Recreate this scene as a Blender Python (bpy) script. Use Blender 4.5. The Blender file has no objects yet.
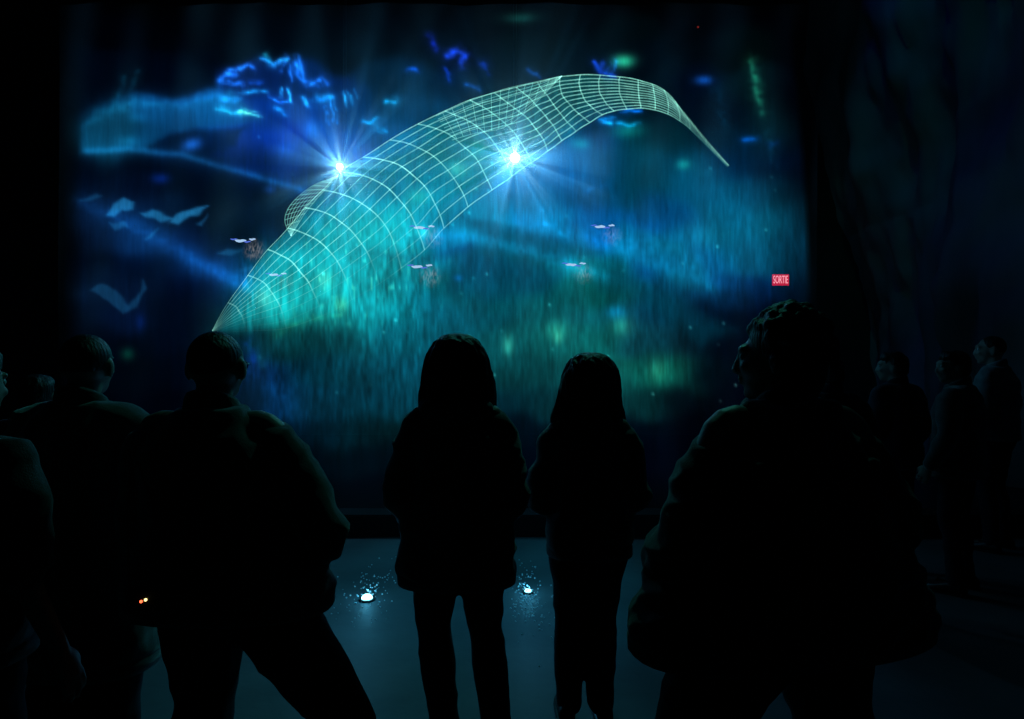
import bpy, bmesh, math, random
import numpy as np
from mathutils import Vector, Matrix, Euler, noise

random.seed(7)
rng = np.random.default_rng(11)
C = bpy.context.scene.collection
F, CX, HY, EYE = 700.0, 512.0, 350.0, 1.65          # focal length in px, vanishing column, horizon row, eye height
pi = math.pi


def at(px, py, D):
    """a point of the hall seen at this pixel, D metres in front of the viewer"""
    return Vector(((px - CX) / F * D, D, EYE + (HY - py) / F * D))


# ------------------------------------------------------------------ materials
def new_mat(name):
    m = bpy.data.materials.new(name)
    m.use_nodes = True
    nt = m.node_tree
    nt.nodes.clear()
    out = nt.nodes.new('ShaderNodeOutputMaterial')
    return m, nt, out


def mat_surface(name, col, rough=0.8, col2=None, scale=8.0, sheen=0.0, spec=0.3, bump=0.0, bscale=40.0,
                metallic=0.0, stretch=(1, 1, 1), coat=0.0):
    m, nt, out = new_mat(name)
    N = nt.nodes
    p = N.new('ShaderNodeBsdfPrincipled')
    nt.links.new(p.outputs[0], out.inputs[0])
    tc = N.new('ShaderNodeTexCoord')
    mp = N.new('ShaderNodeMapping')
    mp.inputs['Scale'].default_value = stretch
    nt.links.new(tc.outputs['Object'], mp.inputs[0])
    nz = N.new('ShaderNodeTexNoise')
    nz.inputs['Scale'].default_value = scale
    nz.inputs['Detail'].default_value = 4
    nt.links.new(mp.outputs[0], nz.inputs['Vector'])
    cr = N.new('ShaderNodeValToRGB')
    c2 = col2 or tuple(c * 0.6 for c in col)
    cr.color_ramp.elements[0].position = 0.35
    cr.color_ramp.elements[0].color = (*c2, 1)
    cr.color_ramp.elements[1].position = 0.7
    cr.color_ramp.elements[1].color = (*col, 1)
    nt.links.new(nz.outputs[0], cr.inputs[0])
    nt.links.new(cr.outputs[0], p.inputs['Base Color'])
    p.inputs['Roughness'].default_value = rough
    p.inputs['Metallic'].default_value = metallic
    p.inputs['Specular IOR Level'].default_value = spec
    p.inputs['Coat Weight'].default_value = coat
    if sheen:
        p.inputs['Sheen Weight'].default_value = sheen
        p.inputs['Sheen Roughness'].default_value = 0.4
    if bump:
        n2 = N.new('ShaderNodeTexNoise')
        n2.inputs['Scale'].default_value = bscale
        n2.inputs['Detail'].default_value = 5
        nt.links.new(mp.outputs[0], n2.inputs['Vector'])
        b = N.new('ShaderNodeBump')
        b.inputs['Strength'].default_value = bump
        b.inputs['Distance'].default_value = 0.02
        nt.links.new(n2.outputs[0], b.inputs['Height'])
        nt.links.new(b.outputs[0], p.inputs['Normal'])
    return m


def mat_emit(name, col, strength):
    m, nt, out = new_mat(name)
    e = nt.nodes.new('ShaderNodeEmission')
    e.inputs[0].default_value = (*col, 1)
    e.inputs[1].default_value = strength
    nt.links.new(e.outputs[0], out.inputs[0])
    return m


def mat_light_picture(name, strength, sheet=0.0, streak=0.0, clear=1.0, attr='picture'):
    """a see-through veil that shows projected light: the picture is the colour attribute"""
    m, nt, out = new_mat(name)
    N, L = nt.nodes, nt.links
    a = N.new('ShaderNodeAttribute')
    a.attribute_name = attr
    e = N.new('ShaderNodeEmission')
    e.inputs[1].default_value = strength
    if streak:
        tc = N.new('ShaderNodeTexCoord')
        prev = None
        for (sc, lo, hi, det) in (((16, 16, 1.3), 1 - streak, 1 + streak, 3), ((60, 60, 5), 1 - streak * .8, 1 + streak * .9, 2)):
            mp = N.new('ShaderNodeMapping')
            mp.inputs['Scale'].default_value = sc
            L.new(tc.outputs['Object'], mp.inputs[0])
            nz = N.new('ShaderNodeTexNoise')
            nz.inputs['Scale'].default_value = 1.0
            nz.inputs['Detail'].default_value = det
            L.new(mp.outputs[0], nz.inputs['Vector'])
            mr = N.new('ShaderNodeMapRange')
            mr.inputs['From Min'].default_value = .3
            mr.inputs['From Max'].default_value = .7
            mr.inputs['To Min'].default_value = lo
            mr.inputs['To Max'].default_value = hi
            L.new(nz.outputs[0], mr.inputs[0])
            if prev is None:
                prev = mr.outputs[0]
            else:
                mu = N.new('ShaderNodeMath')
                mu.operation = 'MULTIPLY'
                L.new(prev, mu.inputs[0])
                L.new(mr.outputs[0], mu.inputs[1])
                prev = mu.outputs[0]
        vm = N.new('ShaderNodeVectorMath')
        vm.operation = 'SCALE'
        L.new(a.outputs['Color'], vm.inputs[0])
        L.new(prev, vm.inputs['Scale'])
        L.new(vm.outputs[0], e.inputs[0])
    else:
        L.new(a.outputs['Color'], e.inputs[0])
    t = N.new('ShaderNodeBsdfTransparent')
    t.inputs[0].default_value = (clear, clear, clear, 1)
    add = N.new('ShaderNodeAddShader')
    L.new(e.outputs[0], add.inputs[0])
    L.new(t.outputs[0], add.inputs[1])
    last = add
    if sheet:
        tr = N.new('ShaderNodeBsdfTranslucent')
        tr.inputs[0].default_value = (sheet, sheet, sheet, 1)
        add2 = N.new('ShaderNodeAddShader')
        L.new(add.outputs[0], add2.inputs[0])
        L.new(tr.outputs[0], add2.inputs[1])
        last = add2
    L.new(last.outputs[0], out.inputs[0])
    return m


M = {}
M['cloth_black'] = mat_surface('black_cloth', (.03, .032, .036), .8, scale=30, sheen=.5, bump=.3, bscale=260)
M['cloth_navy'] = mat_surface('navy_cloth', (.012, .016, .032), .8, scale=30, sheen=.2, bump=.3, bscale=260)
M['cloth_grey'] = mat_surface('charcoal_cloth', (.05, .055, .055), .8, (.04, .045, .045), scale=30, sheen=.8, bump=.3, bscale=260)
M['cloth_pale'] = mat_surface('pale_cloth', (.22, .25, .27), .8, scale=20, sheen=.2, bump=.3, bscale=200)
M['denim'] = mat_surface('dark_denim', (.010, .014, .028), .85, scale=60, bump=.3, bscale=400)
M['leather'] = mat_surface('black_leather', (.012, .012, .013), .4, scale=30)
M['skin'] = mat_surface('skin', (.30, .22, .18), .5, (.27, .19, .16), scale=14, bump=.05, bscale=120)
M['hair_dark'] = mat_surface('dark_hair', (.014, .011, .009), .5, (.006, .005, .004), scale=60, stretch=(1, 1, .08), bump=.5, bscale=90)
M['hair_brown'] = mat_surface('brown_hair', (.05, .035, .022), .5, (.02, .014, .01), scale=60, stretch=(1, 1, .08), bump=.5, bscale=90)
M['eye'] = mat_surface('eye_white', (.5, .5, .5), .2, (.48, .48, .48))
M['plastic'] = mat_surface('black_plastic', (.015, .015, .016), .35)
M['metal'] = mat_surface('dark_metal', (.05, .05, .055), .4, metallic=.8)
M['drop'] = mat_surface('water_drop', (.9, .95, .97), .3, (.88, .94, .97), spec=1.0)
M['floor'] = mat_surface('wet_floor', (.10, .115, .12), .6, (.05, .06, .065), scale=1.4, spec=.5, bump=.35, bscale=5)
M['rock'] = mat_surface('quarry_rock', (.16, .165, .17), .85, (.05, .055, .06), scale=.7, bump=.9, bscale=2.2, stretch=(1, 1, .35))
M['black_wall'] = mat_surface('black_painted_wall', (.012, .012, .014), .8, scale=3, bump=.3, bscale=30)
M['basin'] = mat_surface('black_basin_water', (.004, .006, .008), .25, scale=3, bump=.3, bscale=12)


# ------------------------------------------------------------------ object helpers
def obj(name, me, mat=None, parent=None):
    o = bpy.data.objects.new(name, me)
    if mat:
        me.materials.clear()
        me.materials.append(mat)
    C.objects.link(o)
    if parent:
        o.parent = parent
    return o


def thing(name, label, cat, loc=(0, 0, 0), rotz=0, group=None):
    o = bpy.data.objects.new(name, None)
    o.empty_display_size = .1
    C.objects.link(o)
    o.location = loc
    o.rotation_euler = (0, 0, rotz)
    tag(o, label, cat, group)
    return o


def tag(o, label, cat, group=None, kind=None):
    o['label'] = label
    o['category'] = cat
    if group:
        o['group'] = group
    if kind:
        o['kind'] = kind
    return o


def structure(o, label=None):
    o['kind'] = 'structure'
    if label:
        o['label'] = label
    return o


def to_mesh(bm, name, smooth=True):
    me = bpy.data.meshes.new(name)
    bm.normal_update()
    bm.to_mesh(me)
    bm.free()
    if smooth:
        me.polygons.foreach_set('use_smooth', [True] * len(me.polygons))
    return me


def box(bm, c, s, rot=None, bevel=0.0):
    mat = Matrix.Translation(Vector(c)) @ (rot.to_4x4() if rot else Matrix.Identity(4)) @ Matrix.Diagonal((*s, 1))
    r = bmesh.ops.create_cube(bm, size=1, matrix=mat)
    if bevel:
        es = list({e for v in r['verts'] for e in v.link_edges})
        bmesh.ops.bevel(bm, geom=es, offset=bevel, segments=2, affect='EDGES')


def ball(bm, c, r, seg=16, rot=None):
    r = (r, r, r) if isinstance(r, (int, float)) else r
    mat = Matrix.Translation(Vector(c)) @ (rot.to_4x4() if rot else Matrix.Identity(4)) @ Matrix.Diagonal((*r, 1))
    bmesh.ops.create_uvsphere(bm, u_segments=seg, v_segments=max(6, seg * 2 // 3), radius=1, matrix=mat)


def cyl(bm, c, r, depth, axis='Z', seg=24, r2=None):
    rot = {'Z': Matrix.Identity(4), 'Y': Matrix.Rotation(pi / 2, 4, 'X'), 'X': Matrix.Rotation(pi / 2, 4, 'Y')}[axis]
    bmesh.ops.create_cone(bm, cap_ends=True, segments=seg, radius1=r, radius2=r if r2 is None else r2, depth=depth,
                          matrix=Matrix.Translation(Vector(c)) @ rot)


def loft(bm, rings, seg=20):
    """rings: (centre, u axis, v axis) - closed tube through ellipses with domed ends"""
    rows = []
    for (c, u, v) in rings:
        c, u, v = Vector(c), Vector(u), Vector(v)
        rows.append([bm.verts.new(c + u * math.cos(a) + v * math.sin(a)) for a in (2 * pi * k / seg for k in range(seg))])
    for a, b in zip(rows, rows[1:]):
        for k in range(seg):
            bm.faces.new((a[k], a[(k + 1) % seg], b[(k + 1) % seg], b[k]))
    bm.faces.new(list(reversed(rows[0])))
    bm.faces.new(rows[-1])


def limb(bm, pts, seg=14):
    """pts: (x, y, z, radius) - tapering limb along a smooth path, with rounded ends"""
    P = [Vector(p[:3]) for p in pts]
    R = [p[3] for p in pts]
    rings = []
    for i in range(len(P) - 1):
        n = 5
        for k in range(n + (i == len(P) - 2)):
            t = k / n
            p0, p1, p2, p3 = P[max(i - 1, 0)], P[i], P[i + 1], P[min(i + 2, len(P) - 1)]
            pos = .5 * ((2 * p1) + (p2 - p0) * t + (2 * p0 - 5 * p1 + 4 * p2 - p3) * t * t + (3 * p1 - p0 - 3 * p2 + p3) * t ** 3)
            rings.append((pos, R[i] * (1 - t) + R[i + 1] * t))
    out = []
    ref = Vector((0, 1, 0))
    for i, (p, r) in enumerate(rings):
        d = (rings[min(i + 1, len(rings) - 1)][0] - rings[max(i - 1, 0)][0]).normalized()
        u = d.cross(ref)
        if u.length < .2:
            u = d.cross(Vector((1, 0, 0)))
        u.normalize()
        v = d.cross(u).normalized()
        out.append((p, u * r, v * r))
    loft(bm, out, seg)
    ball(bm, P[0], R[0] * .99, 12)
    ball(bm, P[-1], R[-1] * .99, 12)


def torso(bm, lv, seg=28):
    """lv: (z, cx, cy, rx, ry) horizontal superellipse sections"""
    rows = []
    for (z, cx, cy, rx, ry) in lv:
        row = []
        for k in range(seg):
            a = 2 * pi * k / seg
            c, s = math.cos(a), math.sin(a)
            e = .82
            row.append(bm.verts.new((cx + rx * math.copysign(abs(c) ** e, c), cy + ry * math.copysign(abs(s) ** e, s), z)))
        rows.append(row)
    for a, b in zip(rows, rows[1:]):
        for k in range(seg):
            bm.faces.new((a[k], a[(k + 1) % seg], b[(k + 1) % seg], b[k]))
    bm.faces.new(list(reversed(rows[0])))
    bm.faces.new(rows[-1])


def fuse(bm, name, voxel=.01, smooth=4, wrinkle=0.0, wscale=7.0, stretch=(1, 1, 1), seed=0.0):
    """one continuous surface from overlapping volumes"""
    bmesh.ops.recalc_face_normals(bm, faces=bm.faces)
    me = bpy.data.meshes.new(name + '_raw')
    bm.to_mesh(me)
    bm.free()
    o = bpy.data.objects.new('raw', me)
    C.objects.link(o)
    r = o.modifiers.new('r', 'REMESH')
    r.mode = 'VOXEL'
    r.voxel_size = voxel
    if smooth:
        s = o.modifiers.new('s', 'SMOOTH')
        s.iterations = smooth
        s.factor = .5
    dg = bpy.context.evaluated_depsgraph_get()
    dg.update()
    res = bpy.data.meshes.new_from_object(o.evaluated_get(dg))
    res.name = name
    bpy.data.objects.remove(o)
    bpy.data.meshes.remove(me)
    n = len(res.vertices)
    if wrinkle and n:
        co = np.empty(n * 3)
        no = np.empty(n * 3)
        res.vertices.foreach_get('co', co)
        res.vertices.foreach_get('normal', no)
        co = co.reshape(-1, 3)
        no = no.reshape(-1, 3)
        d = np.array([noise.noise(Vector((x * stretch[0] * wscale + seed, y * stretch[1] * wscale, z * stretch[2] * wscale)))
                      for x, y, z in co])
        d = -np.abs(d) * 2 + .5
        co += no * (d * wrinkle)[:, None]
        res.vertices.foreach_set('co', co.ravel())
        res.update()
    res.polygons.foreach_set('use_smooth', [True] * len(res.polygons))
    return res


# ------------------------------------------------------------------ people
def add_hand(bm, wrist, elbow, side, curl=.5):
    """palm, four unequal fingers and a thumb; continues the forearm"""
    w = Vector(wrist)
    d = (w - Vector(elbow)).normalized()
    fwd = Vector((0, 1, 0))
    palm_n = Vector((-side, 0, 0))
    if abs(d.z) < .6:                                   # forearm lies forward: palm faces down/inwards
        palm_n = Vector((-side * .8, 0, -.4))
    palm_n = (palm_n - d * palm_n.dot(d)).normalized()
    across = d.cross(palm_n).normalized()
    if across.dot(fwd) < 0 and abs(d.z) >= .6:
        across = -across
    loft(bm, [(w - d * .01, across * .026, palm_n * .019), (w + d * .02, across * .032, palm_n * .016),
              (w + d * .055, across * .041, palm_n * .015), (w + d * .088, across * .040, palm_n * .013)], 14)
    for k, (off, ln) in enumerate(((.033, .068), (.0115, .078), (-.011, .073), (-.033, .056))):
        p = w + d * (.084 - .003 * abs(k - 1.3)) + across * off
        a = 0
        chain = [(*p, .0092)]
        dd = (d + across * off * 2.2).normalized()
        for j, fr in enumerate((.45, .32, .23)):
            a += curl * (.35, .6, .4)[j]
            step = (dd * math.cos(a) + palm_n * math.sin(a)) * ln * fr
            p = p + step
            chain.append((*p, (.0085, .0078, .0068)[j]))
        limb(bm, chain, 10)
    p = w + d * .022 + across * .026
    chain = [(*p, .013)]
    for j, (s1, s2, s3) in enumerate(((.028, .022, .012), (.026, .008, .014), (.022, 0, .012))):
        p = p + d * s1 + across * s2 + palm_n * s3 * (.5 + curl)
        chain.append((*p, (.0115, .0098, .0082)[j]))
    limb(bm, chain, 10)


def head_parts(bm, hc, k, R, fat=1.0):
    """skull, jaw, nose, brow, lips and ears; face looks along R @ +Y; hc = head centre; k = size"""
    def T(x, y, z):
        return hc + R @ (Vector((x, y, z)) * k)

    def el(c, r):
        ball(bm, T(*c), tuple(v * k for v in r), 20, R)
    el((0, -.012, .022), (.078 * fat, .097, .092))
    el((0, .018, -.012), (.068 * fat, .082, .085))
    el((0, .038, -.062), (.050 * fat, .052, .046))
    el((0, .068, -.092), (.022, .022, .018))                     # chin
    el((0, .085, .030), (.052, .018, .016))                      # brow
    limb(bm, [(*T(0, .095, .020), .008 * k), (*T(0, .104, -.005), .010 * k), (*T(0, .111, -.026), .013 * k)], 10)
    el((.012, .104, -.030), (.009, .011, .008))
    el((-.012, .104, -.030), (.009, .011, .008))
    el((0, .097, -.052), (.023, .009, .0055))                    # lips
    el((0, .095, -.062), (.019, .009, .006))
    el((.036, .078, -.018), (.020, .016, .016))                  # cheeks
    el((-.036, .078, -.018), (.020, .016, .016))
    for s in (-1, 1):
        el((s * .082 * fat, -.012, -.004), (.010, .021, .033))
        el((s * .080 * fat, -.006, -.028), (.008, .011, .012))


def person(label, loc, H=1.7, rot=0.0, head_yaw=0.0, head_tilt=(0, 0), leg_k=1.0, arms=None, legs=None, wide=1.0, depth=1.0,
           hair='short', hair_mat='hair_dark', jacket='cloth_black', trousers='denim', hem=.84, puff=1.0, collar=True,
           flare=0.0, lean=(0, 0), detail=1.0, seed=0.0, glasses=False, sleeve=1.0, fat=1.0, hood=False, jlen=None, head_k=1.0,
           jacket_kind='jacket', slope=0.0, scarf=False):
    k = H / 1.70
    root = thing('person', label, 'person', loc, rot)
    lx, ly = lean                                          # how far the shoulders lean from the hips

    def S(x, y, z):
        t = max(0, min(1, (z - .9) / .5))
        return (x * k + lx * t, y * k + ly * t, z * k)

    # joints (x, y, z for a 1.7 m person facing +Y)
    arms = arms or {}
    aR = arms.get('R', [(.26, -.02, 1.12), (.24, .10, .90)])
    aL = arms.get('L', [(-.26, -.02, 1.12), (-.24, .10, .90)])
    legs = legs or {}
    lR = legs.get('R', [(.10, .03, .50), (.11, -.02, .09)])
    lL = legs.get('L', [(-.10, .03, .50), (-.11, -.02, .09)])
    sh = .175 * wide
    hc = Vector(S(0, .035, 1.585)) + Vector((head_tilt[0], head_tilt[1], 0))
    R = Euler((0, 0, head_yaw)).to_matrix()

    # ---- body: one continuous surface
    bm = bmesh.new()
    head_parts(bm, hc, k * head_k, R, fat)
    limb(bm, [(*S(0, -.012, 1.40), .068 * k), (*S(0, -.002, 1.47), .058 * k), (*(hc + Vector((0, -.015, -.05)) * k), .056 * k)])
    torso(bm, [S(0, 0, z)[2:] + S(0, cy, z)[:2] + (rx * wide * k, ry * depth * k) for z, cy, rx, ry in
               ((.86, 0, .13, .09), (.93, -.01, .155, .105), (1.02, 0, .145, .10), (1.10, 0, .13, .092),
                (1.22, 0, .145, .10), (1.32, 0, .155, .10), (1.39, -.01, .13, .08), (1.43, -.01, .07, .05))])
    for s, (el, wr) in ((1, aR), (-1, aL)):
        S0, E, W = S(s * sh, -.01, 1.375), S(*el), S(*wr)
        limb(bm, [(*S(s * .09, -.01, 1.40), .045 * k), (*S0, .052 * k), (*E, .037 * k), (*W, .025 * k)])
        add_hand(bm, W, E, s)
    for s, (kn, an) in ((1, lR), (-1, lL)):
        Hp, K, A = S(s * .085, 0, .88), S(*kn), S(*an)
        calf = (Vector(K) * .7 + Vector(A) * .3) + Vector((0, -.012, 0))
        limb(bm, [(*Hp, .082 * k), (*((Vector(Hp) + Vector(K)) / 2), .070 * k), (*K, .050 * k), (*calf, .052 * k), (*A, .034 * k)])
        limb(bm, [(*(Vector(A) + Vector((0, -.015, -.035)) * k), .032 * k), (*(Vector(A) + Vector((s * .01, .13, -.055)) * k), .026 * k)])
    body = obj('body', fuse(bm, 'body', .0075 * detail, 2), M['skin'], root)

    # ---- trousers
    bm = bmesh.new()
    torso(bm, [(z * k, 0, cy * k, rx * wide * k, ry * depth * k) for z, cy, rx, ry in
               ((.80, 0, .155, .105), (.88, -.01, .178, .128), (.95, -.01, .178, .125), (1.03, 0, .162, .115))])
    for s, (kn, an) in ((1, lR), (-1, lL)):
        Hp, K, A = Vector(S(s * .088, 0, .86)), Vector(S(*kn)), Vector(S(*an))
        q = k * leg_k
        limb(bm, [(*Hp, .098 * q), (*((Hp + K) / 2), .084 * q), (*K, .066 * q), (*(K * .65 + A * .35 + Vector((0, -.012, 0))), .066 * q),
                  (*(K * .2 + A * .8), .056 * q), (*(A + Vector((0, 0, .05 * (leg_k - 1) * 2 - .015))), .056 * q)])
    obj('trousers', fuse(bm, 'trousers', .012 * detail, 3, .008, 9, seed=seed), M[trousers], root)

    # ---- shoes
    for s, (kn, an) in ((1, lR), (-1, lL)):
        A = Vector(S(*an))
        z0 = A.z - .09 * k
        bm = bmesh.new()
        o = Vector((A.x + s * .012, A.y, z0))
        loft(bm, [(o + Vector((0, y, h / 2 + .002)), Vector((w, 0, 0)), Vector((0, 0, h / 2))) for y, w, h in
                  ((-.075, .022, .06), (-.06, .036, .085), (-.01, .040, .10), (.05, .043, .082), (.11, .047, .062),
                   (.16, .042, .05), (.185, .024, .035))], 18)
        sh_o = obj('shoe', fuse(bm, 'shoe', .008 * detail, 2), M['leather'], root)
        bm = bmesh.new()
        loft(bm, [(o + Vector((0, y, .010)), Vector((w, 0, 0)), Vector((0, 0, .010))) for y, w in
                  ((-.08, .024), (-.06, .040), (0, .042), (.06, .045), (.12, .050), (.17, .043), (.192, .024))], 18)
        obj('sole', to_mesh(bm, 'sole'), M['plastic'], sh_o)

    # ---- jacket
    pf = .022 * puff
    bm = bmesh.new()
    lv = []
    for z, cy, rx, ry in ((hem, 0, .168 + flare, .135), (hem + .04, 0, .182 + flare, .145), (.98, 0, .178 + flare * .7, .138),
                          (1.10, 0, .168 + flare * .3, .13), (1.22, 0, .175, .132), (1.31, -.005, .182, .13),
                          (1.375 - slope, -.01, .165, .105), (1.425 - slope * .6, -.012, .105, .078), (1.462, -.01, .070, .066)):
        x_, y_, z_ = S(0, cy, z)
        lv.append((z_, x_, y_, rx * wide * k + pf, ry * depth * k + pf))
    torso(bm, lv)
    for s, (el, wr) in ((1, aR), (-1, aL)):
        S0, E, W = Vector(S(s * (sh + .004), -.01, 1.365 - slope)), Vector(S(*el)), Vector(S(*wr))
        cuff = E + (W - E) * (.93 * sleeve)
        limb(bm, [(*S(s * .085, -.012, 1.40 - slope * .5), .058 * k + pf * .4), (*S0, .064 * k + pf * .6), (*((S0 + E) / 2), .058 * k + pf),
                  (*E, .050 * k + pf), (*((E + cuff) / 2), .045 * k + pf * .9), (*cuff, .035 * k + pf * .7)])
    jk = obj(jacket_kind, fuse(bm, jacket_kind, .011 * detail, 4, .012 * puff, 6, (1, 1, 1.8), seed), M[jacket], root)
    bm = bmesh.new()                                           # hem band
    x_, y_, z_ = S(0, 0, hem)
    bm_r = []
    rx, ry = (.168 + flare) * wide * k + pf, .135 * depth * k + pf
    for rr, zz in ((1.0, -.02), (1.03, -.022), (1.035, .012), (1.0, .027), (.97, .01), (.97, -.018)):
        bm_r.append([bm.verts.new((x_ + rx * rr * math.copysign(abs(math.cos(a)) ** .82, math.cos(a)),
                                   y_ + ry * rr * math.copysign(abs(math.sin(a)) ** .82, math.sin(a)), z_ + zz))
                     for a in (2 * pi * q / 40 for q in range(40))])
    for i in range(6):
        a, b = bm_r[i], bm_r[(i + 1) % 6]
        for q in range(40):
            bm.faces.new((a[q], a[(q + 1) % 40], b[(q + 1) % 40], b[q]))
    obj('hem_band', to_mesh(bm, 'hem_band'), M[jacket], jk)
    if collar:
        bm = bmesh.new()
        cx_, cy_, cz = S(0, 0, 1.445)
        rows = []
        for rr, dz in ((.088, -.035), (.092, .0), (.086, .035), (.082, .045), (.074, .040), (.074, .0), (.076, -.035)):
            rows.append([bm.verts.new((cx_ + rr * k * math.cos(a), cy_ + (rr * k * .95) * math.sin(a), cz + dz * (1 - .5 * math.sin(a)) * .9 - .018 * math.sin(a)))
                         for a in (2 * pi * q / 36 for q in range(36))])
        for i in range(7):
            a, b = rows[i], rows[(i + 1) % 7]
            for q in range(36):
                bm.faces.new((a[q], a[(q + 1) % 36], b[(q + 1) % 36], b[q]))
        obj('collar', to_mesh(bm, 'collar'), M[jacket], jk)
    if hood:
        bm = bmesh.new()
        c0 = Vector(S(0, -.095, 1.42))
        for i in range(9):
            a = -pi * .95 + pi * .9 * i / 8
            ball(bm, c0 + Vector((math.cos(a) * .115, .06 + math.sin(a) * .075, -.01 + .025 * math.cos(a) ** 2)), (.045, .045, .042), 12)
        obj('hood', fuse(bm, 'hood', .010, 4, .01, 9), M[jacket], jk)
    if scarf:
        bm = bmesh.new()
        for i in range(18):
            a = 2 * pi * i / 18
            ball(bm, Vector(S(0, 0, 1.455)) + Vector((math.cos(a) * .085, math.sin(a) * .08, .012 * math.sin(3 * a))), (.035, .035, .036), 10)
        obj('scarf', fuse(bm, 'scarf', .009, 3, .008, 14), M['cloth_grey'], root)

    # ---- hair
    kk = k * head_k

    def T(x, y, z):
        return hc + R @ (Vector((x, y, z)) * kk)
    bm = bmesh.new()
    if hair == 'short':
        for c, r in (((0, -.022, .040), (.086, .095, .085)), ((0, -.050, .0), (.078, .070, .085)), ((0, .03, .072), (.070, .055, .046))):
            ball(bm, T(*c), tuple(v * kk for v in r), 24, R)
        obj('hair', fuse(bm, 'hair', .007 * detail, 2, .008, 22, seed=seed), M[hair_mat], root)
    elif hair == 'cropped':
        ball(bm, T(0, -.018, .030), tuple(v * kk for v in (.0805, .096, .088)), 24, R)
        obj('hair', fuse(bm, 'hair', .007 * detail, 2), M[hair_mat], root)
    elif hair in ('bob', 'long'):
        L = .17 if hair == 'bob' else .30
        w = 1.07 if hair == 'bob' else 1.08
        rings = []
        for t in np.linspace(0, 1, 18) ** 1.5:
            z = .146 - t * (.146 + L)
            dome = max(.02, 1 - ((z - .03) / .1175) ** 2.6) ** .42 if z > .03 else 1.0
            fl = 1 + (.34 if hair == 'bob' else .20) * max(0, min(1, (.09 - z) / .2)) ** .7
            end = 1.0 if t < .93 else .9
            rings.append((T(0, -.030 - .012 * max(0, -z) * 4, z), R @ Vector((.106 * w * dome * fl * end * kk, 0, 0)),
                          R @ Vector((0, (.106 * dome if z > -.02 else .082) * end * kk, 0))))
        loft(bm, rings, 28)
        ball(bm, T(0, -.02, .048), tuple(v * kk for v in (.106 * w, .110, .100)), 24, R)
        rq = random.Random(int(seed))
        for q in range(22):                                  # loose locks at the ends
            a = pi + pi * q / 21
            x = .125 * math.cos(a) * w
            y = -.03 + .075 * math.sin(a)
            limb(bm, [(*T(x * .92, y, -L + .08), .022 * kk), (*T(x * 1.04, y * 1.05, -L + .01), .015 * kk),
                      (*T(x * 1.08 + rq.uniform(-.01, .01), y, -L - rq.uniform(.01, .05)), .005 * kk)], 8)
        if hair == 'long':
            for s in (-1, 1):
                limb(bm, [(*T(s * .085, -.01, .02), .034 * kk), (*T(s * .122, 0, -.08), .034 * kk), (*T(s * .140, .0, -.20), .030 * kk), (*T(s * .152, .02, -.31), .012 * kk)])
        else:
            for s in (-1, 1):
                limb(bm, [(*T(s * .085, .01, .04), .036 * kk), (*T(s * .112, .02, -.06), .042 * kk), (*T(s * .125, .02, -.150), .034 * kk)])
        obj('hair', fuse(bm, 'hair', .008 * detail, 4, .010, 26, (1, 1, .12), seed), M[hair_mat], root)
    elif hair == 'curly':
        rr = random.Random(5)
        ball(bm, T(0, -.03, .045), tuple(v * kk for v in (.100, .105, .105)), 24, R)
        ball(bm, T(0, -.06, -.02), tuple(v * kk for v in (.092, .070, .10)), 24, R)
        for i in range(230):
            z = rr.uniform(-.35, 1)
            a = rr.uniform(0, 2 * pi)
            q = math.sqrt(1 - z * z)
            y = q * math.sin(a)
            if y > .35 and z < .42:
                continue
            ball(bm, T(.103 * q * math.cos(a), -.034 + .108 * y, .035 + .112 * z), rr.uniform(.013, .024) * kk, 8)
        obj('hair', fuse(bm, 'hair', .007, 1), M[hair_mat], root)
    # eyes
    for s in (-1, 1):
        bm = bmesh.new()
        ball(bm, T(s * .031, .083, .010), .0125 * kk, 14)
        obj('eye', to_mesh(bm, 'eye'), M['eye'], root)
    if glasses:
        bm = bmesh.new()
        for s in (-1, 1):
            ring = [T(s * .033 + .024 * math.cos(a), .108 - .010 * abs(s * .033 + .024 * math.cos(a)) * 8, .008 + .018 * math.sin(a)) for a in (2 * pi * q / 16 for q in range(17))]
            for a, b in zip(ring, ring[1:]):
                limb(bm, [(*a, .0022), (*b, .0022)], 6)
            limb(bm, [(*T(s * .057, .095, .014), .0028), (*T(s * .084, .04, .014), .0028), (*T(s * .088, -.02, .010), .0028)], 6)
        limb(bm, [(*T(-.010, .112, .012), .0025), (*T(.010, .112, .012), .0025)], 6)
        obj('eyeglasses', to_mesh(bm, 'eyeglasses'), M['metal'], root)
    return root


def ground(px, D):
    return (((px - CX) / F) * D, D, 0)


person('man in a wide dark jacket with cropped hair and glasses, standing left of centre', ground(230, 2.25), H=1.705,
       head_yaw=.0, hair='cropped', jacket='cloth_grey', hem=.85, wide=1.1, depth=1.2, puff=1.15, fat=1.04, head_k=1.03, lean=(-.055, 0), flare=.10,
       arms={'R': [(.338, -.05, 1.08), (.26, .08, .95)], 'L': [(-.24, -.03, 1.08), (-.20, .12, .90)]}, leg_k=1.45,
       legs={'R': [(.33, .03, .50), (.54, -.03, .09)], 'L': [(-.10, .05, .50), (-.16, 0, .09)]}, seed=3, glasses=True, slope=.03)
person('woman with a shoulder-length bob in a hip-length dark jacket, standing in the centre', ground(457, 2.9), H=1.675,
       hair='bob', jacket='cloth_black', hem=.73, wide=.90, puff=1.4, flare=.065, head_tilt=(0, -.01), head_k=1.06, leg_k=1.12, slope=.035, collar=False, hood=True,
       arms={'R': [(.222, -.04, 1.08), (.18, .12, .94)], 'L': [(-.222, -.04, 1.08), (-.20, .12, .94)]},
       legs={'R': [(.12, .03, .50), (.17, -.02, .09)], 'L': [(-.10, .03, .50), (-.045, -.02, .09)]}, seed=9)
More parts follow.
